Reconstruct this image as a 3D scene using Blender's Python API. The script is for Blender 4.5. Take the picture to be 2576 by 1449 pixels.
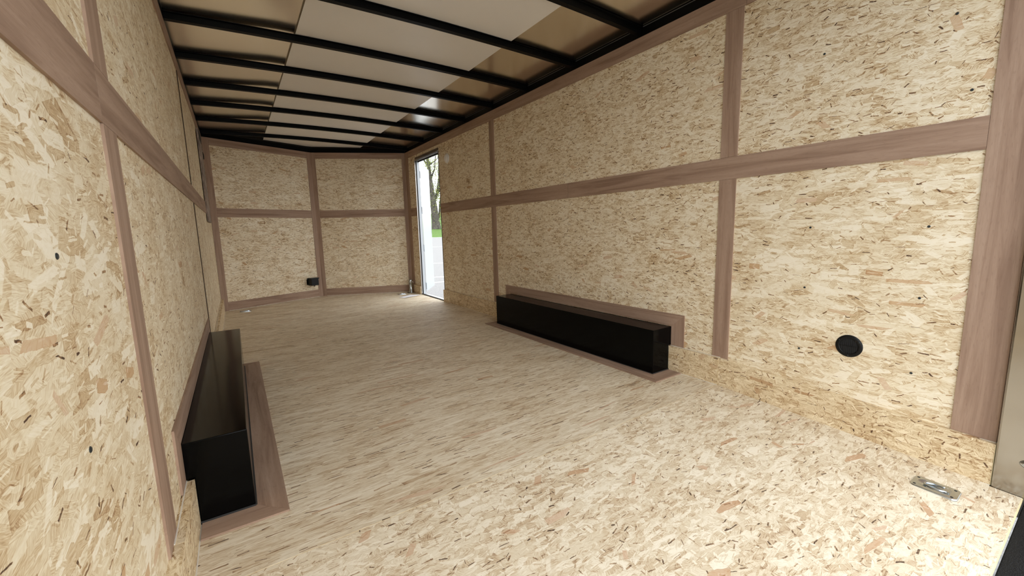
import bpy, bmesh, math, random
from mathutils import Vector, Matrix, Euler
R = random.Random(7)
for o in list(bpy.data.objects):
    bpy.data.objects.remove(o, do_unlink=True)
S = bpy.context.scene
COL = S.collection

# ------------------------------------------------------------------ camera
cam_d = bpy.data.cameras.new('camera'); cam = bpy.data.objects.new('camera', cam_d); COL.objects.link(cam)
cam_d.sensor_fit = 'HORIZONTAL'; cam_d.sensor_width = 36.0; cam_d.lens = 1040.44 * 36 / 2576
cam_d.clip_start = 0.01; cam_d.clip_end = 500
_r = Vector((0.83103, -0.555613, -0.02614)); _u = Vector((0.09889, 0.101336, 0.989925)); _f = Vector((0.547366, 0.825243, -0.139158))
CAM = Vector((-1.0168, 0.2434, 0.9064))
m = Matrix.Identity(4)
for i in range(3):
    m[i][0] = _r[i]; m[i][1] = _u[i]; m[i][2] = -_f[i]; m[i][3] = CAM[i]
cam.matrix_world = m
S.camera = cam

# ------------------------------------------------------------------ world: even white overcast sky
w = bpy.data.worlds.new('overcast'); S.world = w; w.use_nodes = True
bg = w.node_tree.nodes['Background']
bg.inputs['Color'].default_value = (0.95, 0.975, 1.0, 1); bg.inputs['Strength'].default_value = 2.6

S.view_settings.view_transform = 'Standard'; S.view_settings.look = 'None'
S.view_settings.gamma = 1.0; S.view_settings.use_curve_mapping = False
S.view_settings.exposure = 0.43
S.cycles.max_bounces = 12; S.cycles.diffuse_bounces = 10; S.cycles.glossy_bounces = 4; S.cycles.transmission_bounces = 2
S.cycles.use_adaptive_sampling = True; S.cycles.adaptive_threshold = 0.05

# ------------------------------------------------------------------ measures (metres; x right, y towards the nose, z up)
H = 1.22; KT = 0.0267; KH = 0.157; YK = 1.485; SL = 0.0619
ZM1, ZM2, ZT1, ZT2 = 1.144, 1.2587, 1.984, 2.074
YR = 0.449; YF = 0.372; YC = 6.395; XA, YA = 0.013, 6.92
def fz(y): return -(YK - y) * SL if y < YK else 0.0
def roof_z(x): return 2.130 + 0.025 * (1 - (x / H) ** 2)

# ------------------------------------------------------------------ colours and node helpers
def lin(c):
    return tuple(((v / 255) / 12.92 if v / 255 <= 0.04045 else ((v / 255 + 0.055) / 1.055) ** 2.4) for v in c) + (1.0,)

class NT:
    def __init__(s, tree): s.t = tree
    def n(s, typ, **kw):
        nd = s.t.nodes.new(typ)
        for k, v in kw.items(): setattr(nd, k, v)
        return nd
    def l(s, a, b): s.t.links.new(a, b)
    def put(s, sock, v):
        if isinstance(v, bpy.types.NodeSocket): s.l(v, sock)
        else: sock.default_value = v
    def math(s, op, a, b=None, c=None, clamp=False):
        nd = s.n('ShaderNodeMath', operation=op); nd.use_clamp = clamp
        s.put(nd.inputs[0], a)
        if b is not None: s.put(nd.inputs[1], b)
        if c is not None: s.put(nd.inputs[2], c)
        return nd.outputs[0]
    def vm(s, op, a, b=None):
        nd = s.n('ShaderNodeVectorMath', operation=op)
        s.put(nd.inputs[0], a)
        if b is not None: s.put(nd.inputs[1], b)
        return nd.outputs[0]
    def mix(s, fac, a, b, blend='MIX'):
        nd = s.n('ShaderNodeMix', data_type='RGBA', blend_type=blend)
        s.put(nd.inputs[0], fac); s.put(nd.inputs[6], a); s.put(nd.inputs[7], b)
        return nd.outputs[2]
    def ramp(s, fac, stops, interp='LINEAR'):
        nd = s.n('ShaderNodeValToRGB'); cr = nd.color_ramp; cr.interpolation = interp
        while len(cr.elements) < len(stops): cr.elements.new(0.5)
        for e, (p, c) in zip(cr.elements, stops): e.position = p; e.color = c
        s.put(nd.inputs[0], fac)
        return nd.outputs[0]
    def sep(s, v):
        nd = s.n('ShaderNodeSeparateXYZ'); s.put(nd.inputs[0], v); return nd.outputs
    def comb(s, x, y, z=0.0):
        nd = s.n('ShaderNodeCombineXYZ'); s.put(nd.inputs[0], x); s.put(nd.inputs[1], y); s.put(nd.inputs[2], z); return nd.outputs[0]
    def noise(s, vec, scale, detail=2.0, rough=0.5, dim='3D', dist=0.0):
        nd = s.n('ShaderNodeTexNoise', noise_dimensions=dim); s.put(nd.inputs['Vector'], vec)
        nd.inputs['Scale'].default_value = scale; nd.inputs['Detail'].default_value = detail
        nd.inputs['Roughness'].default_value = rough; nd.inputs['Distortion'].default_value = dist
        return nd

def new_mat(name):
    mt = bpy.data.materials.new(name); mt.use_nodes = True
    return mt, NT(mt.node_tree), mt.node_tree.nodes['Principled BSDF']

def simple(name, col, rough=0.5, metal=0.0, spec=0.5, var=0.0, vscale=8.0, bump=0.0, bscale=200.0):
    mt, t, b = new_mat(name)
    b.inputs['Roughness'].default_value = rough; b.inputs['Metallic'].default_value = metal
    b.inputs['Specular IOR Level'].default_value = spec
    tc = t.n('ShaderNodeTexCoord')
    n = t.noise(tc.outputs['Object'], vscale, 4.0)
    c0 = tuple(v * (1 - var) for v in col[:3]) + (1,); c1 = tuple(min(1, v * (1 + var)) for v in col[:3]) + (1,)
    t.l(t.ramp(n.outputs[0], [(0.3, c0), (0.7, c1)]), b.inputs['Base Color'])
    if bump:
        n2 = t.noise(tc.outputs['Object'], bscale, 3.0)
        bp = t.n('ShaderNodeBump'); bp.inputs['Strength'].default_value = bump; bp.inputs['Distance'].default_value = 0.002
        t.l(n2.outputs[0], bp.inputs['Height']); t.l(bp.outputs[0], b.inputs['Normal'])
    return mt

# one layer of wood strands: turned rectangles scattered over the board
def strand_group():
    g = bpy.data.node_groups.new('strand_layer', 'ShaderNodeTree')
    for nm, ty in [('Vector', 'NodeSocketVector'), ('Wobble', 'NodeSocketVector'), ('CellX', 'NodeSocketFloat'), ('CellY', 'NodeSocketFloat'), ('HalfLen', 'NodeSocketFloat'),
                   ('HalfWid', 'NodeSocketFloat'), ('Spread', 'NodeSocketFloat'), ('Seed', 'NodeSocketFloat')]:
        g.interface.new_socket(nm, in_out='INPUT', socket_type=ty)
    for nm in ('Mask', 'Rand', 'Rand2', 'Edge', 'LX', 'LY'):
        g.interface.new_socket(nm, in_out='OUTPUT', socket_type='NodeSocketFloat')
    t = NT(g); gi = t.n('NodeGroupInput').outputs; go = t.n('NodeGroupOutput').inputs
    cell = t.comb(gi['CellX'], gi['CellY'], 1.0)
    v = t.vm('ADD', t.vm('DIVIDE', gi['Vector'], cell), t.comb(t.math('MULTIPLY', gi['Seed'], 17.31), t.math('MULTIPLY', gi['Seed'], 9.17)))
    vo = t.n('ShaderNodeTexVoronoi', voronoi_dimensions='2D', feature='F1'); t.l(v, vo.inputs['Vector']); vo.inputs['Scale'].default_value = 1.0
    r, gg, b = t.sep(vo.outputs['Color'])
    loc = t.vm('ADD', t.vm('MULTIPLY', t.vm('SUBTRACT', v, vo.outputs['Position']), cell), gi['Wobble'])
    rot = t.n('ShaderNodeVectorRotate', rotation_type='Z_AXIS'); t.l(loc, rot.inputs['Vector'])
    tilt = t.math('MULTIPLY_ADD', r, 2.0, -1.0)
    tilt = t.math('MULTIPLY', tilt, t.math('ABSOLUTE', tilt))
    t.l(t.math('MULTIPLY', tilt, gi['Spread']), rot.inputs['Angle'])
    lx, ly, lz = t.sep(rot.outputs[0])
    a = t.math('DIVIDE', t.math('ABSOLUTE', lx), t.math('MULTIPLY', gi['HalfLen'], t.math('ADD', gg, 0.4)))
    bb = t.math('DIVIDE', t.math('ABSOLUTE', ly), t.math('MULTIPLY', gi['HalfWid'], t.math('ADD', t.math('FRACT', t.math('MULTIPLY', gg, 13.7)), 0.3)))
    mm = t.math('MAXIMUM', a, bb)
    t.l(t.math('LESS_THAN', mm, 1.0), go['Mask']); t.l(b, go['Rand'])
    t.l(t.math('FRACT', t.math('MULTIPLY_ADD', r, 7.13, t.math('MULTIPLY', gg, 3.7))), go['Rand2'])
    t.l(t.math('MULTIPLY', t.math('SUBTRACT', mm, 0.82), 5.5, clamp=True), go['Edge']); t.l(lx, go['LX']); t.l(ly, go['LY'])
    return g
STRAND = strand_group()

def osb(name, pal, coarse=0.5, contrast=1.0, spread=1.0, fine=1.0, stretch=1.0, patch=0.24):
    """oriented strand board; strands run along the local x of the sheet"""
    mt, t, b = new_mat(name)
    b.inputs['Roughness'].default_value = 0.62; b.inputs['Specular IOR Level'].default_value = 0.3
    tc = t.n('ShaderNodeTexCoord'); oi = t.n('ShaderNodeObjectInfo')
    _ox, _oy, _oz = t.sep(tc.outputs['Object'])
    vec = t.vm('MULTIPLY', t.vm('ADD', t.comb(_ox, t.math('ADD', _oy, _oz)), t.comb(t.math('MULTIPLY', oi.outputs['Random'], 31.0), t.math('MULTIPLY', oi.outputs['Random'], 57.0))), (1.0 / stretch, 1.0, 0.0))
    wob = t.vm('MULTIPLY', t.vm('SUBTRACT', t.noise(vec, 80.0, 1.0, 0.6, '2D').outputs['Color'], (0.5, 0.5, 0.5)), (0.0032, 0.0032, 0.0))
    wob_s = t.vm('MULTIPLY', wob, (0.3, 0.3, 0.0))
    def layer(cx, cy, hl, hw, sp, seed, wb=None):
        g = t.n('ShaderNodeGroup'); g.node_tree = STRAND
        t.l(vec, g.inputs['Vector']); t.l(wb or wob, g.inputs['Wobble'])
        for k, v in zip(('CellX', 'CellY', 'HalfLen', 'HalfWid', 'Spread', 'Seed'), (cx, cy, hl, hw, sp * spread, seed)): g.inputs[k].default_value = v
        return g.outputs
    def lerp(f, a, b_): return t.math('MULTIPLY_ADD', f, t.math('SUBTRACT', b_, a), a)
    # ground of small fibres, each cell with its own direction and tone
    o = layer(0.034, 0.013, 1, 1, 1.3, 1.3, wob_s)
    fib = t.noise(t.comb(t.math('MULTIPLY_ADD', o['Rand'], 50.0, t.math('MULTIPLY', o['LX'], 34.0)), t.math('MULTIPLY', o['LY'], 420.0)), 1.0, 2.0, 0.75, '2D').outputs[0]
    v = t.math('MULTIPLY_ADD', t.math('SUBTRACT', fib, 0.5), 1.0 * contrast, t.math('MULTIPLY_ADD', o['Rand'], patch * contrast, 0.60 - patch * 0.5))
    grain = t.math('MULTIPLY_ADD', fib, 0.5, -0.25)
    for cx, cy, hl, hw, sp, seed, dens in [(0.16, 0.060, 0.080, 0.020, 1.1, 3.7, coarse), (0.10, 0.034, 0.055, 0.0105, 1.25, 4.9, 0.25 + 0.65 * coarse),
                                           (0.036, 0.012, 0.018, 0.0030, 1.5, 6.2, 0.7)]:
        o = layer(cx, cy, hl, hw, sp, seed)
        tone = t.math('ADD', t.math('MULTIPLY_ADD', t.math('POWER', o['Rand'], 0.7), 0.60, 0.32), grain)
        tone = t.math('MULTIPLY_ADD', o['Edge'], -0.16 * contrast, tone)  # darker strand rims: edge shadow painted into the tone
        v = lerp(t.math('MULTIPLY', t.math('MULTIPLY', o['Mask'], t.math('LESS_THAN', o['Rand2'], dens)), 0.85), v, tone)
        if seed == 4.9: redm = t.math('MULTIPLY', o['Mask'], t.math('LESS_THAN', o['Rand2'], 0.035 + 0.03 * coarse))
    # short dark slivers, most of them faint and a few almost black
    o = layer(0.036, 0.014, 0.0135, 0.0020, 1.3, 8.8)
    deep = t.math('POWER', o['Rand'], 3.0)
    v = t.math('MULTIPLY_ADD', t.math('MULTIPLY', o['Mask'], t.math('LESS_THAN', o['Rand2'], 0.72 * fine)), t.math('MULTIPLY_ADD', deep, -0.52, -0.12 * contrast), v)
    v = t.math('MULTIPLY_ADD', t.math('SUBTRACT', t.noise(vec, 6.0, 0.0, 0.5, '2D').outputs[0], 0.5), 0.22, v)
    cream, straw, tan, brown, dark, red = [lin(c) for c in pal]
    col = t.ramp(v, [(0.0, dark), (0.22, brown), (0.42, tan), (0.62, straw), (0.88, cream)])
    col = t.mix(t.math('MULTIPLY', redm, t.math('MULTIPLY_ADD', fib, 1.3, -0.1)), col, red)
    t.l(col, b.inputs['Base Color'])
    return mt

def plywood(name, c0, c1, c2):
    """brown hardwood veneer, grain along local x"""
    mt, t, b = new_mat(name)
    b.inputs['Roughness'].default_value = 0.6; b.inputs['Specular IOR Level'].default_value = 0.25
    tc = t.n('ShaderNodeTexCoord'); oi = t.n('ShaderNodeObjectInfo')
    vec = t.vm('ADD', tc.outputs['Object'], t.comb(t.math('MULTIPLY', oi.outputs['Random'], 13.0), t.math('MULTIPLY', oi.outputs['Random'], 29.0)))
    n1 = t.noise(t.vm('MULTIPLY', vec, (1.6, 30.0, 1.0)), 1.0, 4.0, 0.6, '2D', 0.5).outputs[0]
    n2 = t.noise(t.vm('MULTIPLY', vec, (22.0, 520.0, 1.0)), 1.0, 2.0, 0.6, '2D').outputs[0]
    n3 = t.noise(vec, 2.2, 2.0, 0.5, '2D').outputs[0]
    col = t.ramp(n1, [(0.28, lin(c0)), (0.5, lin(c1)), (0.75, lin(c2))])
    col = t.mix(t.math('MULTIPLY', t.math('SUBTRACT', n2, 0.4, clamp=True), 0.9), col, lin(c0))
    col = t.mix(t.math('MULTIPLY', n3, 0.3), col, lin(c1))
    pores = t.math('LESS_THAN', t.noise(t.vm('MULTIPLY', vec, (40.0, 180.0, 1.0)), 1.0, 0.0, 0.5, '2D').outputs[0], 0.24)
    col = t.mix(t.math('MULTIPLY', pores, 0.10), col, lin((90, 66, 54)))
    t.l(col, b.inputs['Base Color'])
    bp = t.n('ShaderNodeBump'); bp.inputs['Strength'].default_value = 0.15; bp.inputs['Distance'].default_value = 0.0008
    t.l(n2, bp.inputs['Height']); t.l(bp.outputs[0], b.inputs['Normal'])
    return mt

PAL_WALL = [(242, 233, 212), (228, 214, 184), (204, 180, 142), (160, 124, 86), (84, 62, 46), (196, 154, 112)]
PAL_FLOOR = [(234, 225, 206), (217, 204, 179), (200, 180, 150), (158, 128, 98), (84, 66, 52), (186, 142, 106)]
PAL_KICK = [(234, 220, 190), (216, 197, 162), (190, 164, 125), (150, 114, 78), (82, 60, 44), (172, 130, 90)]
M = {}
M['osb'] = osb('strand_board_wall', PAL_WALL, coarse=0.15, contrast=1.15, fine=1.2, patch=0.3)
M['osb_coarse'] = osb('strand_board_wall_coarse', PAL_WALL, coarse=0.95, spread=0.9, fine=0.8, contrast=0.9)
M['osb_left'] = osb('strand_board_left', PAL_WALL, coarse=0.85, spread=0.9, fine=0.45, contrast=0.7)  # larger flakes; low contrast puts the washed grazing glare into the colour
M['osb_soft'] = osb('strand_board_soft', PAL_WALL, coarse=0.2, fine=0.8, contrast=0.8)
M['osb_nose'] = osb('strand_board_nose', PAL_WALL, coarse=0.4, contrast=1.2, spread=0.8, fine=1.3)
M['osb_floor'] = osb('strand_board_floor', PAL_FLOOR, coarse=0.2, spread=0.45, stretch=2.0, contrast=1.0)
M['osb_floor_rear'] = osb('strand_board_floor_rear', PAL_FLOOR, coarse=0.4, spread=1.3, fine=0.9, contrast=1.0, patch=0.38)
M['osb_kick'] = osb('strand_board_kick', PAL_KICK, coarse=0.25, spread=2.0, fine=1.3)
M['ply'] = plywood('brown_plywood', (134, 108, 91), (163, 137, 118), (178, 153, 134))
M['black'] = simple('black_gloss_paint', (0.0015, 0.0015, 0.0015), 0.12, 0, 0.1, 0.2)
M['bow'] = simple('black_roof_paint', (0.002, 0.002, 0.002), 0.45, 0, 0.1, 0.2)
M['dark'] = simple('dark_cavity', (0.02, 0.016, 0.012), 0.9)
M['white_panel'] = simple('white_ceiling_liner', (0.91, 0.89, 0.86), 0.42, 0, 0.4, 0.02, 3.0)
M['caulk'] = simple('pale_caulk', (0.72, 0.68, 0.60), 0.6)
M['raw'] = simple('raw_board_edge', (0.78, 0.66, 0.40), 0.7, 0, 0.3, 0.1, 60)
M['zinc'] = simple('zinc_plated_steel', (0.55, 0.60, 0.64), 0.2, 1.0, 0.5, 0.08, 30)
M['steel'] = simple('brushed_steel', (0.42, 0.40, 0.37), 0.17, 1.0, 0.5, 0.05, 12)
M['alum'] = simple('mill_aluminium', (0.55, 0.54, 0.52), 0.3, 1.0, 0.5, 0.05, 10)
M['frame_dark'] = simple('bronze_door_frame', (0.16, 0.13, 0.10), 0.45, 0.3, 0.5, 0.15, 20)
M['white_paint'] = simple('white_gloss_paint', (0.50, 0.535, 0.57), 0.3)
M['white_plastic'] = simple('white_plastic', (0.82, 0.80, 0.76), 0.35)
M['black_plastic'] = simple('black_plastic', (0.005, 0.005, 0.005), 0.4, 0, 0.25)
M['rubber'] = simple('black_rubber', (0.012, 0.012, 0.012), 0.7)
M['screw'] = simple('dark_screw', (0.045, 0.055, 0.06), 0.35, 0.7)
M['paper'] = simple('white_paper', (0.82, 0.82, 0.86), 0.7)
M['grit'] = simple('black_grit_coating', (0.005, 0.005, 0.006), 0.5, 0, 0.12, 0.3, 300, 1.0, 300)
M['weathered'] = simple('weathered_board', (0.30, 0.245, 0.21), 0.8, 0, 0.2, 0.45, 14)
M['seam'] = simple('dark_seam_strip', (0.09, 0.06, 0.035), 0.8)
M['bead'] = simple('grey_sealant', (0.10, 0.10, 0.09), 0.6)
M['skin'] = simple('aluminium_skin', (0.86, 0.80, 0.70), 0.2, 1.0, 0.5, 0.03, 2.0)

# ------------------------------------------------------------------ object helpers
def tag(o, label=None, cat=None, group=None, kind=None):
    if label: o['label'] = label
    if cat: o['category'] = cat
    if group: o['group'] = group
    if kind: o['kind'] = kind
    return o
def adopt(o, parent):
    if parent is not None:
        o.parent = parent
        o.matrix_parent_inverse = parent_world(parent).inverted()
def parent_world(p):
    mw = p.matrix_basis.copy()
    if p.parent is not None: mw = parent_world(p.parent) @ p.matrix_parent_inverse @ mw
    return mw
def empty(name, loc):
    o = bpy.data.objects.new(name, None); COL.objects.link(o); o.location = loc; o.empty_display_size = 0.1
    return o
def link_mesh(name, me, mat, parent=None, smooth=False):
    if mat is not None: me.materials.append(mat)
    if smooth:
        for p in me.polygons: p.use_smooth = True
    o = bpy.data.objects.new(name, me); COL.objects.link(o)
    adopt(o, parent)
    return o
def from_bm(name, bm, mat, parent=None, smooth=False):
    bmesh.ops.recalc_face_normals(bm, faces=bm.faces[:])
    me = bpy.data.meshes.new(name); bm.to_mesh(me); bm.free()
    return link_mesh(name, me, mat, parent, smooth)

def board(name, pts, N, xd, T, mat, parent=None, off=0.0):
    """flat board: outline pts (world, on the plane) raised T along N; local x = grain direction xd"""
    N = Vector(N).normalized(); xd = Vector(xd); xd = (xd - N * xd.dot(N)).normalized(); yd = N.cross(xd)
    O = Vector(pts[0]) + N * off
    loc = [((Vector(p) - Vector(pts[0])).dot(xd), (Vector(p) - Vector(pts[0])).dot(yd)) for p in pts]
    area = sum(loc[i][0] * loc[(i + 1) % len(loc)][1] - loc[(i + 1) % len(loc)][0] * loc[i][1] for i in range(len(loc)))
    if area < 0: loc = loc[::-1]
    n = len(loc)
    vs = [(x, y, 0) for x, y in loc] + [(x, y, T) for x, y in loc]
    fs = [tuple(range(n))[::-1], tuple(range(n, 2 * n))] + [(i, (i + 1) % n, n + (i + 1) % n, n + i) for i in range(n)]
    me = bpy.data.meshes.new(name); me.from_pydata(vs, [], fs); me.update()
    o = link_mesh(name, me, mat)
    mw = Matrix.Identity(4)
    for i in range(3):
        mw[i][0] = xd[i]; mw[i][1] = yd[i]; mw[i][2] = N[i]; mw[i][3] = O[i]
    o.matrix_basis = mw
    adopt(o, parent)
    return o
def bx(bm, lo, hi):
    vs = [bm.verts.new((x, y, z)) for z in (lo[2], hi[2]) for y in (lo[1], hi[1]) for x in (lo[0], hi[0])]
    for f in ((0, 2, 3, 1), (4, 5, 7, 6), (0, 1, 5, 4), (2, 6, 7, 3), (0, 4, 6, 2), (1, 3, 7, 5)): bm.faces.new([vs[i] for i in f])
def boxes(name, lst, mat, parent=None, bevel=0.0):
    bm = bmesh.new()
    for lo, hi in lst: bx(bm, lo, hi)
    o = from_bm(name, bm, mat, parent)
    if bevel:
        md = o.modifiers.new('bevel', 'BEVEL'); md.width = bevel; md.segments = 2; md.limit_method = 'ANGLE'
    return o
def tube_bm(bm, pts, r, seg=10, cap=True, radii=None):
    rings = []
    for i, p in enumerate(pts):
        p = Vector(p)
        d = (Vector(pts[min(i + 1, len(pts) - 1)]) - Vector(pts[max(i - 1, 0)])).normalized()
        a = d.orthogonal().normalized() if i == 0 else (rings_a - d * rings_a.dot(d)).normalized()
        rings_a = a; b = d.cross(a); rr = radii[i] if radii else r
        rings.append([bm.verts.new(p + (a * math.cos(2 * math.pi * k / seg) + b * math.sin(2 * math.pi * k / seg)) * rr) for k in range(seg)])
    for A, B in zip(rings[:-1], rings[1:]):
        for k in range(seg): bm.faces.new((A[k], A[(k + 1) % seg], B[(k + 1) % seg], B[k]))
    if cap: bm.faces.new(rings[0][::-1]); bm.faces.new(rings[-1])
def lathe_bm(bm, prof, frame, seg=32):
    """prof: (radius, height) along frame's z"""
    rings = []
    for r, hgt in prof:
        rings.append([bm.verts.new(frame @ Vector((r * math.cos(2 * math.pi * k / seg), r * math.sin(2 * math.pi * k / seg), hgt))) for k in range(seg)])
    for A, B in zip(rings[:-1], rings[1:]):
        for k in range(seg): bm.faces.new((A[k], A[(k + 1) % seg], B[(k + 1) % seg], B[k]))
    bm.faces.new(rings[-1]); bm.faces.new(rings[0][::-1])
def frame_at(O, N, X):
    N = Vector(N).normalized(); X = Vector(X).normalized(); Y = N.cross(X); mw = Matrix.Identity(4)
    for i in range(3): mw[i][0] = X[i]; mw[i][1] = Y[i]; mw[i][2] = N[i]; mw[i][3] = O[i]
    return mw
_bm = bmesh.new(); lathe_bm(_bm, [(0.0042, 0.0), (0.0042, 0.0008), (0.003, 0.0016), (0.0015, 0.0014)], Matrix.Identity(4), 10)
SCREW = bpy.data.meshes.new('screw_head'); _bm.to_mesh(SCREW); _bm.free(); SCREW.materials.append(M['screw'])
def screw(P, N, parent, s=1.0):
    o = bpy.data.objects.new('screw', SCREW); COL.objects.link(o)
    o.matrix_basis = frame_at(P, N, Vector(N).orthogonal()) @ Matrix.Scale(s, 4); adopt(o, parent)
    return o

# ------------------------------------------------------------------ side walls
def rect(sx, y0, y1, z0, z1): return [(sx * H, y0, z0), (sx * H, y1, z0), (sx * H, y1, z1), (sx * H, y0, z1)]
def wall(side):
    sx = 1 if side == 'right' else -1
    N = (-sx, 0, 0)
    core = [((H + 0.014, 0.20, -0.12), (H + 0.045, 5.20, 2.186)), ((H + 0.014, 6.01, -0.12), (H + 0.045, YC, 2.186)),
            ((H + 0.014, 5.20, 1.95), (H + 0.045, 6.01, 2.186)), ((H + 0.014, 5.20, -0.12), (H + 0.045, 6.01, -0.012))] if sx > 0 else \
           [((-H - 0.045, 0.20, -0.12), (-H - 0.014, YC, 2.186))]
    wl = boxes('wall_' + side, core, M['dark'])
    tag(wl, {'right': 'long right trailer wall of strand board with brown trim boards and side door opening',
             'left': 'long left trailer wall of strand board with brown trim boards, close to the camera'}[side], 'wall', kind='structure')
    P = lambda y0, y1, z0, z1, m: board('wall_panel', rect(sx, y0, y1, z0, z1), N, (0, 1, 0), 0.012, M[m], wl, -0.012)
    zs = 1.20
    if sx > 0:
        low = P(YR, 1.488, -0.06, zs, 'osb_coarse'); P(YR, 1.488, zs + .002, ZT2, 'osb')
        P(1.491, 3.904, 0, zs, 'osb'); P(1.491, 3.904, zs + .002, ZT2, 'osb')
        P(3.907, 5.199, 0, zs, 'osb'); P(3.907, 5.199, zs + .002, ZT2, 'osb')
        P(6.011, YC, 0, ZT2, 'osb'); P(5.201, 6.009, 1.952, ZT2, 'osb')
        for y, z in ((1.089, .881), (.691, .877), (1.095, .599), (.695, .596), (1.1, .299), (.695, .287), (1.084, 1.635), (.68, 1.633), (.62, 1.357)):
            screw((H, y, z), N, low, 1.15)
    else:
        low = P(YR, 1.488, -0.06, zs, 'osb_left'); P(YR, 1.488, zs + .002, ZT2, 'osb_left')
        P(1.491, 3.792, 0, zs, 'osb_soft'); P(1.491, 3.792, zs + .002, ZT2, 'osb_soft')
        P(3.800, YC, 0, zs, 'osb_soft'); P(3.800, YC, zs + .002, ZT2, 'osb_soft')
        for y, z in ((1.058, .887), (1.054, .607)): screw((-H, y, z), N, low, 1.15)
    # brown plywood trim boards
    def TB(y0, y1, z0, z1, vertical=False, T=0.0055):
        return board('trim_board', rect(sx, y0, y1, z0, z1), N, (0, 0, 1) if vertical else (0, 1, 0), T, M['ply'], wl)
    g = 0.0008
    kt = lambda y: fz(y) + KH + 0.001
    def VP(y0, y1, z1):   # upright from the kick board up
        return board('trim_board', [(sx * H, y0, kt(y0)), (sx * H, y1, kt(y1)), (sx * H, y1, z1), (sx * H, y0, z1)], N, (0, 0, 1), 0.0055, M['ply'], wl)
    VP(YR, .5664, ZT2)                                       # rear upright, full height
    if sx > 0:
        VP(1.4442, 1.5346, ZM1 - g); TB(1.4442, 1.5346, ZM2 + g, ZT1 - g, True)
        VP(3.8633, 3.9533, ZM1 - g); TB(3.8633, 3.9533, ZM2 + g, ZT1 - g, True)
        TB(.5664 + g, 2.771, ZM1, ZM2); TB(2.773, 5.199, ZM1, ZM2); TB(6.011, 6.272, ZM1, ZM2)
        TB(.5664 + g, 1.432, ZT1, ZT2); TB(1.434, 3.86, ZT1, ZT2); TB(3.862, 6.272, ZT1, ZT2)
        TB(6.274, YC - .006, 0.0, ZT2, True)
    else:
        VP(1.4357, 1.5522, ZM1 - g); TB(1.4357, 1.5522, ZM2 + g, ZT1 - g, True)
        TB(.5664 + g, 1.434, ZM1, ZM2); TB(1.436, YC - .006, ZM1, ZM2)
        TB(.5664 + g, 3.826, ZT1, ZT2); TB(3.830, YC - .006, ZT1, ZT2)
    if sx < 0:
        for z0, z1 in ((KH + .002, ZM1 - g), (ZM2 + g, ZT1 - g)):
            board('panel_seam', rect(sx, 3.7925, 3.7995, z0, z1), N, (0, 0, 1), 0.0055, M['seam'], wl)
    # kick boards standing out from the wall along the floor
    xi, xo = sx * (H - KT), sx * H
    bb_ = empty('baseboard_' + side, (xo, 3.4, 0))
    tag(bb_, {'right': 'strand board kick board along the foot of the right wall, broken by the wheel box and doorway',
              'left': 'strand board kick board along the foot of the left wall, broken by the wheel box'}[side], 'baseboard', kind='structure')
    def kick(y0, y1, ztop=None):
        a0, a1 = fz(y0), fz(y1)
        pts = [(xo, y0, a0), (xo, y1, a1), (xo, y1, a1 + (ztop or KH)), (xo, y0, a0 + (ztop or KH))]
        k = board('kick_board', pts, N, (0, 1, 0), KT, M['osb_kick'], bb_)
        e = 0.003
        board('caulk_bead', [(xi - sx * .0, y0, a0 + .0), (xi, y1, a1), (xi - sx * e, y1, a1), (xi - sx * e, y0, a0)], (0, 0, 1), (0, 1, 0), 0.002, M['caulk'], k)
        board('caulk_bead', [(xo - sx * .0055, y0, a0 + KH), (xo - sx * .0055, y1, a1 + KH), (xo - sx * (.0055 + e), y1, a1 + KH), (xo - sx * (.0055 + e), y0, a0 + KH)],
              (0, 0, 1), (0, 1, 0), 0.0025, M['caulk'], k)
        return k
    kick(YR, YK - .0012); kick(YK + .0012, 1.808)
    k = board('kick_joint', [(xo, YK - .001, 0), (xo, YK + .001, 0), (xo, YK + .001, KH - .001), (xo, YK - .001, KH - .001)], N, (0, 0, 1), KT - .001, M['raw'], bb_)
    board('kick_end', [(xo - sx * .001, YR - .002, fz(YR)), (xo - sx * .001, YR - .0005, fz(YR)), (xo - sx * .001, YR - .0005, fz(YR) + KH), (xo - sx * .001, YR - .002, fz(YR) + KH)],
          N, (0, 0, 1), KT - .001, M['raw'], bb_)
    if sx > 0:
        kick(3.637, 5.199); kick(6.011, 6.272, 0.12)
    else:
        kick(3.637, YC - .02)
    return wl
wall_right = wall('right'); wall_left = wall('left')

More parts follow.
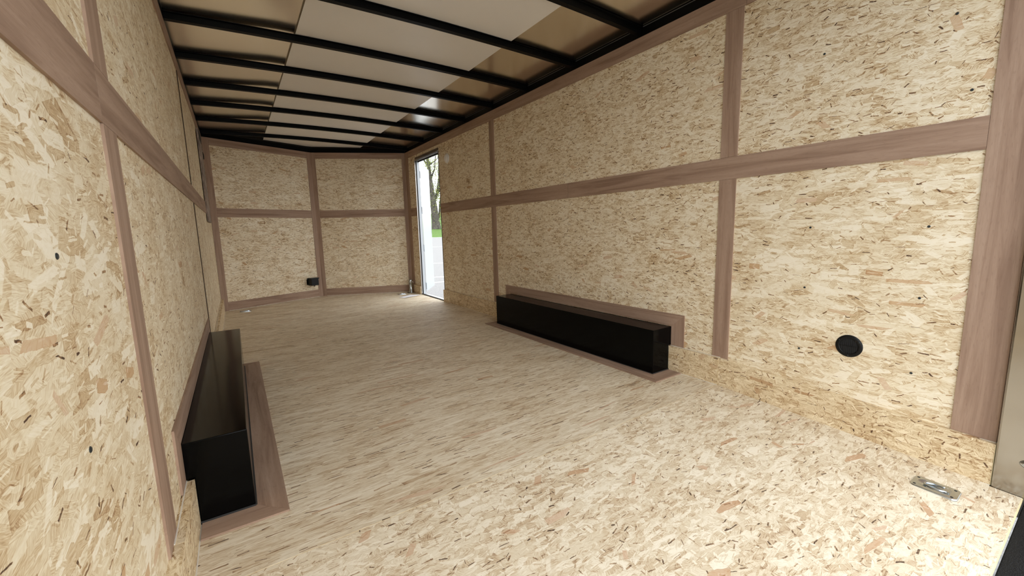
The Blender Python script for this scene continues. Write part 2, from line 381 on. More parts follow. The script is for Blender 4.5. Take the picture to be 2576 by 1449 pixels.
# ------------------------------------------------------------------ V nose
def nose(side):
    if side == 'left': A, B = Vector((-H, YC, 0)), Vector((XA, YA, 0))
    else: A, B = Vector((XA, YA, 0)), Vector((H, YC, 0))
    e = (B - A).normalized(); N = Vector((e.y, -e.x, 0)); L = (B - A).length
    at = lambda s, z, o=0.0: A + e * s + Vector((0, 0, z)) + N * o
    sx = lambda x: (x - A.x) / e.x
    quad = lambda s0, s1, z0, z1: [at(s0, z0), at(s1, z0), at(s1, z1), at(s0, z1)]
    core = board('wall_front_' + side, quad(-0.01, L + 0.01, -0.12, 2.186), N, e, 0.05, M['dark'], None, -0.066)
    tag(core, {'left': 'left half of the pointed front wall, strand board with black box near its foot',
               'right': 'right half of the pointed front wall, strand board beside the side door'}[side], 'wall', kind='structure')
    board('wall_panel', quad(0, L, 0, 1.2), N, e, 0.012, M['osb_nose'], core, -0.012)
    board('wall_panel', quad(0, L, 1.202, ZT2), N, e, 0.012, M['osb_nose'], core, -0.012)
    if side == 'left': c0, c1 = sx(-1.153), sx(-0.047)
    else: c0, c1 = sx(0.066), sx(1.168)
    TB = lambda s0, s1, z0, z1, v=False: board('trim_board', quad(s0, s1, z0, z1), N, (0, 0, 1) if v else e, 0.0055, M['ply'], core)
    TB(0.002, c0 - .0008, 0.002, ZT2, True); TB(c1 + .0008, L - .002, 0.002, ZT2, True)
    TB(c0, c1, 0.006, 0.108); TB(c0, c1, ZM1 + .006, ZM2); TB(c0, c1, ZT1 + .006, ZT2)
    board('caulk_bead', [at(c0, 0.0, .006), at(c1, 0.0, .006), at(c1, 0.0, .010), at(c0, 0.0, .010)], (0, 0, 1), e, 0.003, M['caulk'], core)
    return core, at, sx, N, e
nose_left, nl_at, nl_s, nl_N, nl_e = nose('left')
nose_right, nr_at, nr_s, nr_N, nr_e = nose('right')

# ------------------------------------------------------------------ floor
floor = board('floor', [(-H - .06, YK, 0), (H + .06, YK, 0), (H + .06, YC, 0), (XA, YA + .04, 0), (-H - .06, YC, 0)], (0, 0, 1), (1, 0, 0), 0.06, M['dark'], None, -0.0801)
tag(floor, 'trailer floor of pale strand board sheets with the rear sheet sloping down', 'floor', kind='structure')
board('floor_panel', [(-H, YK + .0012, 0), (H, YK + .0012, 0), (H, YC, 0), (XA, YA, 0), (-H, YC, 0)], (0, 0, 1), (1, 0, 0), 0.02, M['osb_floor'], floor, -0.02)
Nf = Vector((0, -SL, 1)).normalized()
_fp = [(-H + .02, YK - .0012), (H - .02, YK - .0012), (H - .02, YR), (H - .035, YR), (H - .035, YF), (-H + .035, YF), (-H + .035, YR), (-H + .02, YR)]
board('floor_panel', [(x, y, fz(y)) for x, y in _fp], Nf, (1, 0, 0), 0.02, M['osb_floor_rear'], floor, -0.02)
board('floor_joint', [(-H + KT, YK - .0011, -.0005), (H - KT, YK - .0011, -.0005), (H - KT, YK + .0011, -.0005), (-H + KT, YK + .0011, -.0005)], (0, 0, 1), (1, 0, 0), 0.015, M['raw'], floor, -0.015)
board('floor_edge', [(-H + .036, YF - .003, fz(YF)), (H - .036, YF - .003, fz(YF)), (H - .036, YF, fz(YF)), (-H + .036, YF, fz(YF))], Nf, (1, 0, 0), 0.02, M['raw'], floor, -0.021)

# ------------------------------------------------------------------ roof
def nose_y(x): return YC + (YA - YC) * (1 - abs(x - XA) / (H - XA * (1 if x > XA else -1)))
ceiling = boxes('ceiling', [((-H - .07, 0.20, 2.175), (H + .07, YC, 2.185))], M['dark'])
bm = bmesh.new()
vs = [bm.verts.new(p) for p in ((-H - .07, YC, 2.175), (H + .07, YC, 2.175), (XA, YA + .05, 2.175), (-H - .07, YC, 2.185), (H + .07, YC, 2.185), (XA, YA + .05, 2.185))]
for f in ((0, 2, 1), (3, 4, 5), (0, 1, 4, 3), (1, 2, 5, 4), (2, 0, 3, 5)): bm.faces.new([vs[i] for i in f])
nose_cap = from_bm('nose_cap', bm, M['dark'], ceiling)
tag(ceiling, 'trailer roof of shiny metal and white liner over black cross bows', 'ceiling', kind='structure')
X0, X1 = -0.572, 0.648
def skin(x0, x1, nx, ny, wave, name, mat, lift=0.0):
    rr = random.Random(3 if x0 < 0 else 5)
    ph = [(rr.uniform(0, 6.28), rr.uniform(0, 6.28), rr.uniform(1.5, 6), rr.uniform(2, 11)) for _ in range(7)]
    vs, fs = [], []
    for j in range(ny + 1):
        for i in range(nx + 1):
            x = x0 + (x1 - x0) * i / nx
            y = 0.25 + (nose_y(x) + 0.01 - 0.25) * j / ny
            z = roof_z(x) + lift + (0.011 * min(1, max(0, (x + 1.12) / 0.45)) ** 1.5 if x0 < 0 and name == 'roof_skin' else 0.0) + wave * sum(math.sin(a + x * fx + 0.4 * math.sin(y)) * math.sin(b + y * fy) for a, b, fx, fy in ph) / 3
            vs.append((x, y, z))
    for j in range(ny):
        for i in range(nx):
            k = j * (nx + 1) + i; fs.append((k, k + nx + 1, k + nx + 2, k + 1))
    me = bpy.data.meshes.new(name); me.from_pydata(vs, [], fs); me.update()
    return link_mesh(name, me, mat, ceiling, True)
skin(-H, X0 + .02, 24, 260, 0.0024, 'roof_skin', M['skin'], 0.004)
skin(X1 - .02, H, 24, 260, 0.0007, 'roof_skin', M['skin'], 0.004)
wp = skin(X0, X1, 16, 40, 0.0, 'ceiling_liner', M['white_panel'], 0.0015)
tag(wp, 'white liner sheet down the middle')
# cross bows: black hat section, slightly arched
BOWS = [0.30, 0.90, 1.50, 2.10, 2.71, 3.31, 3.89, 4.48, 5.06, 5.67, 6.31]
def bow(y):
    n = 24; vs, fs = [], []
    prof = [(-.017, -.037), (.017, -.037), (.017, -.006), (.030, -.004), (.030, -.001), (-.030, -.001), (-.030, -.004), (-.017, -.006)]
    hw = H + .01
    for i in range(n + 1):
        x = -hw + 2 * hw * i / n
        for dy, dz in prof: vs.append((x, y + dy, roof_z(x) + dz))
    k = len(prof)
    for i in range(n):
        for j in range(k): fs.append((i * k + j, i * k + (j + 1) % k, (i + 1) * k + (j + 1) % k, (i + 1) * k + j))
    fs.append(tuple(range(k))); fs.append(tuple(n * k + j for j in range(k))[::-1])
    me = bpy.data.meshes.new('roof_bow'); me.from_pydata(vs, [], fs); me.update()
    return link_mesh('roof_bow', me, M['bow'], ceiling)
for y in BOWS: bow(y)
def rail(P0, P1, N):
    P0, P1 = Vector(P0), Vector(P1)
    r = board('roof_rail', [P0 + Vector((0, 0, ZT2 + .001)), P1 + Vector((0, 0, ZT2 + .001)), P1 + Vector((0, 0, 2.132)), P0 + Vector((0, 0, 2.132))], N, P1 - P0, 0.016, M['bow'], ceiling, -0.012)
    return r
rail((-H, .25, 0), (-H, YC, 0), (1, 0, 0)); rr_ = rail((H, .25, 0), (H, YC, 0), (-1, 0, 0))
rail(nl_at(0, 0), nl_at(1.34, 0), nl_N); rail(nr_at(0, 0), nr_at(1.31, 0), nr_N)
for y0, y1 in zip(BOWS[:-1], BOWS[1:]):
    board('caulk_bead', [(H - .004, y0 + .035, 2.126), (H - .004, y1 - .035, 2.126), (H - .004, y1 - .035, 2.1295), (H - .004, y0 + .035, 2.1285)], (-1, 0, 0), (0, 1, 0), 0.003, M['bead'], ceiling)

# ------------------------------------------------------------------ wheel boxes
def wheel_box(side):
    sx = 1 if side == 'right' else -1
    y0, y1, xi, zt = 1.81, 3.632, 1.0430, 0.2786
    root = empty('wheel_box', (sx * 1.12, (y0 + y1) / 2, 0))
    if side == 'right': lab = 'long black metal wheel box against the right wall, side face towards the room'
    else: lab = 'long black metal wheel box on the left, nearest the camera, seen from its end'
    tag(root, lab, 'wheel box', 'wheel boxes along the side walls')
    # body: the upper part reaches the wall over the kick board, the lower part stops at the kick board
    prof = [(xi, 0.001), (H - KT, 0.001), (H - KT, KH + .004), (H - .0002, KH + .004), (H - .0002, zt), (xi, zt)]
    bm = bmesh.new()
    a = [bm.verts.new((sx * x, y0, z)) for x, z in prof]; b = [bm.verts.new((sx * x, y1, z)) for x, z in prof]
    bm.faces.new(a); bm.faces.new(b[::-1])
    for i in range(len(prof)):
        j = (i + 1) % len(prof); bm.faces.new((a[i], b[i], b[j], a[j]))
    body = from_bm('box_body', bm, M['black'], root)
    md = body.modifiers.new('bevel', 'BEVEL'); md.width = 0.003; md.segments = 2; md.limit_method = 'ANGLE'
    # weld and sealant lines at the foot and along the edges
    bm = bmesh.new()
    tube_bm(bm, [(sx * (xi - .001), y0 - .002, .006), (sx * (H - KT), y0 - .002, .006)], 0.005, 6)
    tube_bm(bm, [(sx * (xi - .001), y0 - .002, .006), (sx * (xi - .001), y1, .006)], 0.004, 6)
    from_bm('sealant_bead', bm, M['rubber'], body)
    # plywood picture frame on the wall
    N = (-sx, 0, 0); f = .0065
    W = lambda y, z: (sx * H, y, z)
    yo0, yo1, zo = 1.719, 3.722, 0.3605
    yi0, yi1, zi = y0 - .002, y1 + .002, zt + .003
    T = 0.006
    board('wall_trim', [W(yo0, zo), W(yo1, zo), W(yi1, zi), W(yi0, zi)], N, (0, 1, 0), T, M['ply'], root)
    board('wall_trim', [W(yo0, KH + .004), W(yi0, KH + .004), W(yi0, zi - .0006), W(yo0, zo - .0006)], N, (0, 0, 1), T, M['ply'], root)
    board('wall_trim', [W(yo1, KH + .004), W(yi1, KH + .004), W(yi1, zi - .0006), W(yo1, zo - .0006)], N, (0, 0, 1), T, M['ply'], root)
    # and on the floor
    F = lambda x, y: (sx * x, y, 0.0005)
    xo = 0.9505; xin = xi - .003
    board('floor_trim', [F(xo, 1.715), F(xo, 3.705), F(xin, yi1), F(xin, yi0)], (0, 0, 1), (0, 1, 0), T, M['ply'], root)
    board('floor_trim', [F(xo + .0006, 1.715), F(H - KT - .004, 1.715), F(H - KT - .004, yi0), F(xin + .0006, yi0)], (0, 0, 1), (1, 0, 0), T, M['ply'], root)
    board('floor_trim', [F(xo + .0006, 3.705), F(H - KT - .004, 3.705), F(H - KT - .004, yi1), F(xin + .0006, yi1)], (0, 0, 1), (1, 0, 0), T, M['ply'], root)
    return root
wheel_box('left'); wheel_box('right')

# ------------------------------------------------------------------ side door, folded open outside
d0, d1, dz = 5.200, 6.010, 1.950
o0, o1, oz = 5.214, 5.992, 1.900
XO = H + 0.045
fr = boxes('door_1', [((H - .004, d0, 0.0), (XO, o0, dz)), ((H - .004, o1, 0.0), (H + .03, d1, dz)), ((H - .004, o0, oz), (XO, o1, dz))], M['frame_dark'], None, 0.002)
tag(fr, 'narrow side doorway in the right wall with its white door standing open outside', 'door', kind='structure')
boxes('frame_lip', [((H - .012, o1 + .004, .004), (H - .004, o1 + .016, oz + .012)), ((H - .012, o0 - .01, oz + .006), (H - .004, o1 + .016, oz + .018))], M['alum'], fr)
boxes('jamb_lining', [((H + .014, o1 - .002, 0.0), (XO + .004, o1 + .016, oz + .02))], M['white_paint'], fr)
boxes('door_seal', [((H + .002, o1 - .006, 0.012), (H + .012, o1 + .004, oz)), ((H - .006, o0, 0.0), (H + .004, o1, .012)), ((H + .03, o0, oz - .014), (H + .045, o1, oz))], M['rubber'], fr)
boxes('threshold', [((H + .004, o0, -.012), (XO + .02, o1, .006))], M['alum'], fr)
# leaf
hinge = Vector((XO + .012, o1 + .012, 0)); ld = Vector((0.546, 0.838, 0)).normalized(); ln = Vector((ld.y, -ld.x, 0))
def leafpt(s, z, o=0.0): return hinge + ld * s + Vector((0, 0, z)) + ln * o
LW = 0.72
leaf = board('door_leaf', [leafpt(.05, .03), leafpt(LW, .03), leafpt(LW, 1.885), leafpt(.05, 1.885)], ln, ld, 0.034, M['white_paint'], fr, -0.034)
tag(leaf, 'white door leaf folded open outside')
md = leaf.modifiers.new('bevel', 'BEVEL'); md.width = 0.004; md.segments = 2
board('edge_channel', [leafpt(.004, .03), leafpt(.048, .03), leafpt(.048, 1.885), leafpt(.004, 1.885)], ln, (0, 0, 1), 0.03, M['alum'], leaf, -0.030)
for z in (.12, .68, 1.22, 1.72):
    bm = bmesh.new(); lathe_bm(bm, [(.007, -.05), (.009, -.048), (.009, .048), (.007, .05)], Matrix.Translation(leafpt(.004, z, .006)), 10)
    hg = from_bm('hinge', bm, M['zinc'], leaf, False)
board('hinge_seal', [leafpt(-.020, .03), leafpt(.003, .03), leafpt(.003, 1.885), leafpt(-.020, 1.885)], ln, (0, 0, 1), 0.012, M['rubber'], leaf, -0.030)
lt = board('latch_plate', [leafpt(LW - .035, .88), leafpt(LW - .012, .88), leafpt(LW - .012, 1.02), leafpt(LW - .035, 1.02)], ln, (0, 0, 1), 0.003, M['alum'], leaf)
bm = bmesh.new(); tube_bm(bm, [leafpt(LW + .002, .99, -.02), leafpt(LW + .03, .985, -.02), leafpt(LW + .075, .955, -.02)], .009, 8)
from_bm('latch_handle', bm, M['zinc'], leaf)

# ------------------------------------------------------------------ round vent low on the right wall
vc = Vector((H, 0.9055, 0.3535)); vn = Vector((-1, 0, 0))
vent = empty('wall_vent', vc); tag(vent, 'round black louvred vent low on the rear right wall panel', 'vent')
fm = frame_at(vc, vn, (0, -1, 0)); seg = 40
bm = bmesh.new()
prof = [(0.050, 0.0), (0.050, 0.002), (0.047, 0.0048), (0.036, 0.0058), (0.0335, 0.0045), (0.0335, 0.0008)]
rings = [[bm.verts.new(fm @ Vector((r * math.cos(6.2832 * k / seg), r * math.sin(6.2832 * k / seg), h_))) for k in range(seg)] for r, h_ in prof]
for A_, B_ in zip(rings[:-1], rings[1:]):
    for k in range(seg): bm.faces.new((A_[k], A_[(k + 1) % seg], B_[(k + 1) % seg], B_[k]))
from_bm('rim', bm, M['black_plastic'], vent, True)
bm = bmesh.new(); lathe_bm(bm, [(0.034, 0.0003), (0.034, 0.0009)], fm, 32); from_bm('backing', bm, M['rubber'], vent)
for i in range(-4, 5):
    x = i * 0.0068; hh = math.sqrt(0.0335 ** 2 - x * x)
    o = boxes('slat', [((-.0009, -hh, 0.0), (.0009, hh, .0045))], M['black_plastic']); o.matrix_basis = fm @ Matrix.Translation((x, 0, 0.0008)) @ Matrix.Rotation(0.35, 4, 'Y'); adopt(o, vent)
o = boxes('cross_bar', [((-.0335, -.0009, 0.0008), (.0335, .0009, .0056))], M['black_plastic']); o.matrix_basis = fm; adopt(o, vent)
for y, z in ((.942, .377), (.869, .377), (.9055, .311)): 
    screw((H - .0055, y, z), vn, vent, .7).data = SCREW

# ------------------------------------------------------------------ white dome light by the door
lc = Vector((H, 4.957, 1.781)); lamp = empty('dome_light', lc); tag(lamp, 'small round white dome light high on the right wall beside the doorway', 'light')
fm = frame_at(lc, (-1, 0, 0), (0, -1, 0))
bm = bmesh.new(); lathe_bm(bm, [(0.058, 0.0), (0.058, 0.006), (0.053, 0.010)], fm, 36); from_bm('base_ring', bm, M['white_plastic'], lamp, True)
bm = bmesh.new(); lathe_bm(bm, [(0.050, 0.0099), (0.046, 0.018), (0.034, 0.026), (0.018, 0.0295), (0.004, 0.0305)], fm, 36); from_bm('lens', bm, M['white_plastic'], lamp, True)

# ------------------------------------------------------------------ recessed tie-down rings in the floor
def ring_mesh_parts():
    L, Wd = 0.122, 0.082
    def rr(l, w_, r, n=6):
        pts = []
        for cx, cy, a0 in ((l / 2 - r, w_ / 2 - r, 0), (-l / 2 + r, w_ / 2 - r, 90), (-l / 2 + r, -w_ / 2 + r, 180), (l / 2 - r, -w_ / 2 + r, 270)):
            for k in range(n): a = math.radians(a0 + 90 * k / (n - 1)); pts.append((cx + r * math.cos(a), cy + r * math.sin(a)))
        return pts
    bm = bmesh.new()
    loops = [(rr(L, Wd, .014), 0.0), (rr(L, Wd, .014), .003), (rr(L - .004, Wd - .004, .013), .0062), (rr(.086, .054, .0265), .0064), (rr(.080, .048, .0238), .0052), (rr(.060, .030, .0148), .0008)]
    prev = None
    for k, (pts, z) in enumerate(loops):
        off = 0 if k < 3 else 0.006
        ring = [bm.verts.new((x - off, y, z)) for x, y in pts]
        if prev:
            for i in range(len(ring)): bm.faces.new((prev[i], prev[(i + 1) % len(ring)], ring[(i + 1) % len(ring)], ring[i]))
        prev = ring
    bm.faces.new(prev)
    plate = bpy.data.meshes.new('plate'); bm.normal_update(); bmesh.ops.recalc_face_normals(bm, faces=bm.faces[:]); bm.to_mesh(plate); bm.free(); plate.materials.append(M['zinc'])
    for p in plate.polygons: p.use_smooth = abs(p.normal.z) < .93
    bm = bmesh.new()
    pts = [(.030, -.012, .0085), (.012, -.016, .0080), (-.008, -.017, .0068), (-.024, -.010, .0058), (-.029, 0, .0056), (-.024, .010, .0058), (-.008, .017, .0068), (.012, .016, .0080), (.030, .012, .0085)]
    tube_bm(bm, pts, .0038, 8)
    ring = bpy.data.meshes.new('ring'); bm.to_mesh(ring); bm.free(); ring.materials.append(M['zinc'])
    for p in ring.polygons: p.use_smooth = True
    bm = bmesh.new(); bx(bm, (.020, -.017, .003), (.038, .017, .0120))
    bmesh.ops.bevel(bm, geom=bm.edges[:], offset=.0025, segments=2, affect='EDGES')
    clip = bpy.data.meshes.new('ring_clip'); bm.to_mesh(clip); bm.free(); clip.materials.append(M['zinc'])
    bm = bmesh.new(); lathe_bm(bm, [(.0045, 0), (.0042, .0006)], Matrix.Translation((0, 0, .0061)), 10)
    hole = bpy.data.meshes.new('bolt_hole'); bm.to_mesh(hole); bm.free(); hole.materials.append(M['rubber'])
    return plate, ring, clip, hole
RP = ring_mesh_parts()
def tie_ring(P, N, X, label, s=1.0):
    root = bpy.data.objects.new('tie_down_ring', None); COL.objects.link(root); root.empty_display_size = .05
    root.matrix_basis = frame_at(P, N, X) @ Matrix.Scale(s, 4)
    tag(root, label, 'tie-down ring', 'recessed floor tie-down rings')
    for nm, me in zip(('plate', 'ring', 'ring_clip'), RP[:3]):
        o = bpy.data.objects.new(nm, me); COL.objects.link(o); o.parent = root
    for x, y in ((.046, .028), (.046, -.028), (-.05, .028), (-.05, -.028)):
        o = bpy.data.objects.new('bolt_hole', RP[3]); COL.objects.link(o); o.parent = root; o.location = (x, y, 0)
    return root
tie_ring((0.996, 0.553, fz(0.553) + .0005), Nf, (0, -1, 0), 'shiny zinc recessed tie-down ring in the near right corner of the floor')
tie_ring((-0.983, 6.222, .0005), (0, 0, 1), (1, 0, 0), 'recessed tie-down ring in the floor at the far left corner')
tie_ring((0.985, 6.225, .0005), (0, 0, 1), (1, 0, 0), 'recessed tie-down ring in the floor beside the upright steel tube')

# ------------------------------------------------------------------ steel tube stand near the door
jc = Vector((1.148, 6.285, 0.0005)); jk = empty('tube_stand', jc); tag(jk, 'short upright steel tube with cross pin on a flat base plate by the doorway', 'tube stand')
bm = bmesh.new(); bx(bm, (jc.x - .055, jc.y - .055, .0005), (jc.x + .030, jc.y + .055, .0075))
bmesh.ops.bevel(bm, geom=bm.edges[:], offset=.002, segments=1, affect='EDGES'); from_bm('base_plate', bm, M['zinc'], jk)
bm = bmesh.new(); lathe_bm(bm, [(.033, .0076), (.033, .012), (.0255, .016), (.0255, .150), (.0275, .152), (.0275, .192), (.026, .200), (.018, .203), (.017, .198)], Matrix.Translation((jc.x, jc.y, 0)), 28)
tb = from_bm('tube', bm, M['zinc'], jk, True)
bm = bmesh.new(); tube_bm(bm, [(jc.x - .036, jc.y, .172), (jc.x + .03, jc.y - .006, .171), (jc.x + .034, jc.y - .02, .150)], .0035, 8); from_bm('cross_pin', bm, M['zinc'], tb, True)

# ------------------------------------------------------------------ sheet of paper by the door
bm = bmesh.new(); cs = [Vector(p) for p in ((0.836, 5.945, 0), (1.05, 6.07, 0), (1.155, 5.935, 0), (0.905, 5.80, 0))]
n = 10; grid = []
for j in range(n + 1):
    row = []
    for i in range(n + 1):
        a, b = i / n, j / n
        p = cs[0] * (1 - a) * (1 - b) + cs[1] * a * (1 - b) + cs[2] * a * b + cs[3] * (1 - a) * b
        p.z = .002 + .012 * max(0, (b - .6)) ** 2 * (1 - a) * 6 + .004 * a * a
        row.append(bm.verts.new(p))
    grid.append(row)
for j in range(n):
    for i in range(n): bm.faces.new((grid[j][i], grid[j][i + 1], grid[j + 1][i + 1], grid[j + 1][i]))
pp = from_bm('paper_sheet', bm, M['paper'], None, True); sd = pp.modifiers.new('thickness', 'SOLIDIFY'); sd.thickness = .0006; sd.offset = 1
tag(pp, 'white sheet of paper lying on the floor inside the doorway', 'paper')

# ------------------------------------------------------------------ black box on the nose wall
s0 = nl_s(-.150); bb = empty('battery_box', nl_at(s0, .235)); tag(bb, 'black plastic box low on the front wall beside the centre upright', 'box')
q = lambda s_, z, o_=0.0: nl_at(s0 + s_, .235 + z, o_)
board('mounting_plate', [q(-.058, -.042), q(.075, -.042), q(.075, .042), q(-.058, .042)], nl_N, nl_e, .004, M['black_plastic'], bb)
bd = board('box_body', [q(-.042, -.050), q(.068, -.050), q(.068, .050), q(-.042, .050)], nl_N, nl_e, .098, M['black_plastic'], bb, .004)
md = bd.modifiers.new('bevel', 'BEVEL'); md.width = .006; md.segments = 2
ld_ = board('box_lid', [q(-.046, .044), q(.074, .044), q(.074, .058), q(-.046, .058)], nl_N, nl_e, .104, M['black_plastic'], bb, .003)
for z in (-.028, .026): screw(q(-.050, z, .0042), nl_N, bb, 1.0)
bm = bmesh.new(); tube_bm(bm, [q(.030, -.050, .03), q(.035, -.066, .03), q(.050, -.070, .02), q(.058, -.055, .006)], .004, 8); from_bm('cable', bm, M['rubber'], bb, True)

# ------------------------------------------------------------------ weathered board on the far left wall
wb = board('patch_board', [(-H, 5.34, 1.065), (-H, 5.80, 1.065), (-H, 5.80, 1.955), (-H, 5.34, 1.955)], (1, 0, 0), (0, 0, 1), .014, M['weathered'], None, .0058)
tag(wb, 'weathered grey-brown board mounted upright on the far left wall near the front corner', 'board')
boxes('black_tape', [((-H + .0199, 5.36, 1.865), (-H + .023, 5.70, 1.950))], M['rubber'], wb)
bm = bmesh.new(); tube_bm(bm, [(-H + .004, 6.20, 1.868), (-H + .010, 6.25, 1.845), (-H + .008, 6.30, 1.835), (-H + .006, 6.335, 1.812)], .006, 8)
cw = from_bm('cable_stub', bm, M['rubber'], None, True); tag(cw, 'short black cable stub on the left wall next to the front corner', 'cable')

# ------------------------------------------------------------------ rear frame and sill
rf = empty('rear_door_frame', (0, .32, fz(YR) - .05)); tag(rf, 'polished steel rear door frame at the right edge of the view', 'door frame')
for sx in (1, -1):
    a, b = sorted((sx * (H - .032), sx * (H + .014)))
    o = boxes('frame_post', [((a, .20, -.15), (b, YR - .003, 2.12))], M['steel'], rf, .006)
    xa = sx * (H - .032)
    for k, z in enumerate((.055, 1.0, 1.9)):
        bm = bmesh.new(); lathe_bm(bm, [(.030, 0), (.028, .006), (.02, .010), (.006, .011)], frame_at((xa, .36, z), (-sx, 0, 0), (0, 0, 1)) @ Matrix.Scale(.55, 4, (1, 0, 0)), 20)
        from_bm('bolt_head', bm, M['zinc'], o, True)
boxes('frame_header', [((-H - .014, .20, 2.08), (H + .014, .25, 2.17))], M['steel'], rf)
sl = boxes('rear_sill', [((-H - .01, -.04, -.15), (H - .034, YF - .004, -.098))], M['grit'], None, .003)
tag(sl, 'black grit coated rear sill just beyond the floor edge', 'sill')

# ------------------------------------------------------------------ outside: car park, lawn, tree
GS = 0.0347; gd = Vector((0.40, 0.917, 0)).normalized(); gp = Vector((-gd.y, gd.x, 0))
def gz(P): return -0.55 + GS * ((Vector(P) - CAM).dot(gd) * 1.0)
def asphalt():
    mt, t, b = new_mat('pale_asphalt'); b.inputs['Roughness'].default_value = 0.85
    tc = t.n('ShaderNodeTexCoord')
    n1 = t.noise(tc.outputs['Object'], 60.0, 3.0, 0.7).outputs[0]; n2 = t.noise(tc.outputs['Object'], 0.5, 3.0).outputs[0]
    c = t.ramp(n1, [(0.35, (0.13, 0.13, 0.13, 1)), (0.65, (0.28, 0.275, 0.27, 1))])
    t.l(t.mix(t.math('MULTIPLY', n2, 0.4), c, (0.21, 0.205, 0.20, 1)), b.inputs['Base Color'])
    return mt
def ground_quad(name, t0, t1, wd, z_off, mat, parent=None, extra=0.0, div=1):
    o_ = Vector((CAM.x, CAM.y, 0)); vs = []
    for t_, sgn in ((t0, -1), (t0, 1), (t1, 1), (t1, -1)):
        p = o_ + gd * t_ + gp * sgn * wd; p.z = gz(p) + z_off + (extra * (t_ - t0)); vs.append(p)
    me = bpy.data.meshes.new(name); me.from_pydata([tuple(v) for v in vs], [], [(0, 3, 2, 1)]); me.update()
    return link_mesh(name, me, mat, parent)
ground = ground_quad('ground', -60, 30.5, 80, 0.0, asphalt())
tag(ground, 'pale asphalt car park outside with white painted lines', 'ground', kind='structure')
M['line'] = simple('white_road_paint', (0.6, 0.6, 0.6), 0.6, 0, 0.4, 0.1, 20)
for t_, ang in ((20.9, -.12), (13.4, -.10), (10.26, .10), (9.45, -.30)):
    cpt = Vector((CAM.x, CAM.y, 0)) + Vector((0.402, 0.9157, 0)).normalized() * t_ * 1.0
    dirp = (gp * math.cos(ang) + gd * math.sin(ang)).normalized(); nrm = Vector((-dirp.y, dirp.x, 0)); ps = []
    for a, c_ in ((-2.2, -.05), (2.2, -.05), (2.2, .05), (-2.2, .05)):
        p = cpt + dirp * a + nrm * c_; p.z = gz(p) + .001; ps.append(tuple(p))
    me = bpy.data.meshes.new('painted_line'); me.from_pydata(ps, [], [(0, 1, 2, 3)]); me.update(); link_mesh('painted_line', me, M['line'], ground)
M['grass'] = simple('lawn_grass', (0.075, 0.145, 0.022), 0.9, 0, 0.2, 0.4, 9.0, 0.6, 60)
lawn = ground_quad('lawn', 30.4, 110, 90, 0.01, M['grass'], None, 0.028)
tag(lawn, 'green lawn beyond the car park under the tree', 'lawn', kind='structure')

M['bark'] = simple('grey_bark', (0.085, 0.075, 0.065), 0.95, 0, 0.2, 0.45, 7.0, 1.0, 25)
def leafmat():
    mt, t, b = new_mat('spring_leaves'); b.inputs['Roughness'].default_value = 0.6
    tc = t.n('ShaderNodeTexCoord'); n1 = t.noise(tc.outputs['Object'], 1.3, 3.0).outputs[0]
    t.l(t.ramp(n1, [(0.3, (0.10, 0.14, 0.03, 1)), (0.55, (0.24, 0.27, 0.06, 1)), (0.75, (0.36, 0.36, 0.10, 1))]), b.inputs['Base Color'])
    return mt
M['leaf'] = leafmat()
tbase = Vector((15.368, 37.886, 1.145))
tree = empty('tree', tbase); tag(tree, 'old grey tree with young yellow-green leaves on the lawn outside the doorway', 'tree')
def limb(name, pts, radii, parent, seg=12):
    bm = bmesh.new(); tube_bm(bm, pts, 0, seg, True, radii); return from_bm(name, bm, M['bark'], parent, True)
off = lambda x, z, dp=0.0: tbase + Vector((_r.x, _r.y, 0)).normalized() * x + Vector((0, 0, z)) + Vector((gd.x, gd.y, 0)) * dp
trunk = limb('trunk', [off(0, -.6), off(0, .15), off(-.05, .9), off(-.12, 2.0), off(-.28, 3.3), off(-.36, 4.4), off(-.42, 5.6), off(-.55, 7.0), off(-.6, 9.5)], [.62, .44, .36, .33, .30, .24, .18, .14, .06], tree, 14)
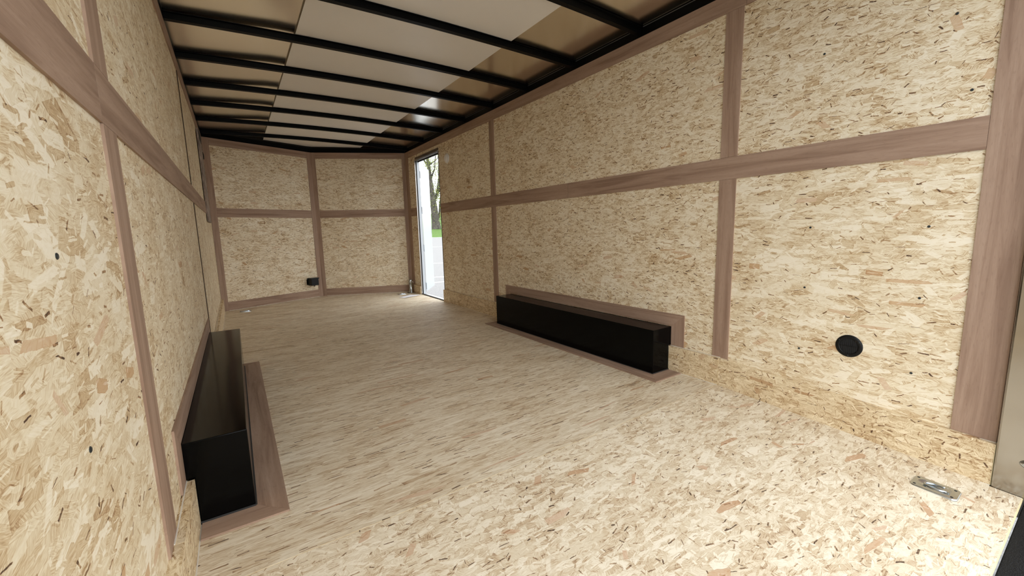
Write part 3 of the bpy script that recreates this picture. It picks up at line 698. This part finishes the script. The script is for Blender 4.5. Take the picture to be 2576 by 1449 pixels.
br = [([off(-.2, 2.6), off(.25, 3.4, .4), off(.5, 4.8, .8), off(.55, 6.5, 1.0)], [.16, .15, .11, .05]),
      ([off(.05, .8, .3), off(.38, 1.5, .6), off(.5, 2.6, 1.2), off(.75, 3.8, 1.6)], [.16, .13, .12, .06]),
      ([off(-.38, 4.6), off(.1, 5.6, -.3), off(.3, 7.2, -.5)], [.10, .07, .03]),
      ([off(-.45, 5.8), off(-1.1, 7.0, .4), off(-1.6, 8.2, .6)], [.10, .06, .02]),
      ([off(-.5, 6.0), off(.2, 6.5, .6), off(.9, 7.3, .9)], [.08, .05, .02]),
      ([off(-.2, 3.0), off(-1.2, 4.2, .8), off(-2.6, 5.6, 1.2)], [.16, .11, .04]),
      ([off(.3, 3.6, .4), off(1.4, 4.6, .2), off(2.8, 6.0, .3)], [.13, .09, .04])]
bends = []
for pts, rad in br:
    limb('branch', pts, rad, tree, 8); bends.append(pts)
rt = random.Random(11); vs, fs = [], []
spots = []
for pts in bends + [[off(-.36, 4.4), off(-.6, 9.5)], [off(-.1, 1.4), off(-.3, 4.0)]]:
    for a, b in zip(pts[:-1], pts[1:]):
        for _ in range(10): spots.append(a.lerp(b, rt.random()) + Vector((rt.gauss(0, .35), rt.gauss(0, .35), rt.gauss(0, .4))))
for c_ in spots:
    if c_.z - tbase.z < 1.0: continue
    for _ in range(26):
        p = c_ + Vector((rt.gauss(0, .28), rt.gauss(0, .28), rt.gauss(0, .28)))
        d1_ = Vector((rt.gauss(0, 1), rt.gauss(0, 1), rt.gauss(0, 1))).normalized() * .065; d2_ = d1_.cross(Vector((rt.gauss(0, 1), rt.gauss(0, 1), rt.gauss(0, 1)))).normalized() * .035
        k = len(vs); vs += [tuple(p - d1_), tuple(p + d2_), tuple(p + d1_), tuple(p - d2_)]; fs.append((k, k + 1, k + 2, k + 3))
me = bpy.data.meshes.new('foliage'); me.from_pydata(vs, [], fs); me.update()
fo = link_mesh('foliage', me, M['leaf'], tree); fo['kind'] = 'stuff'
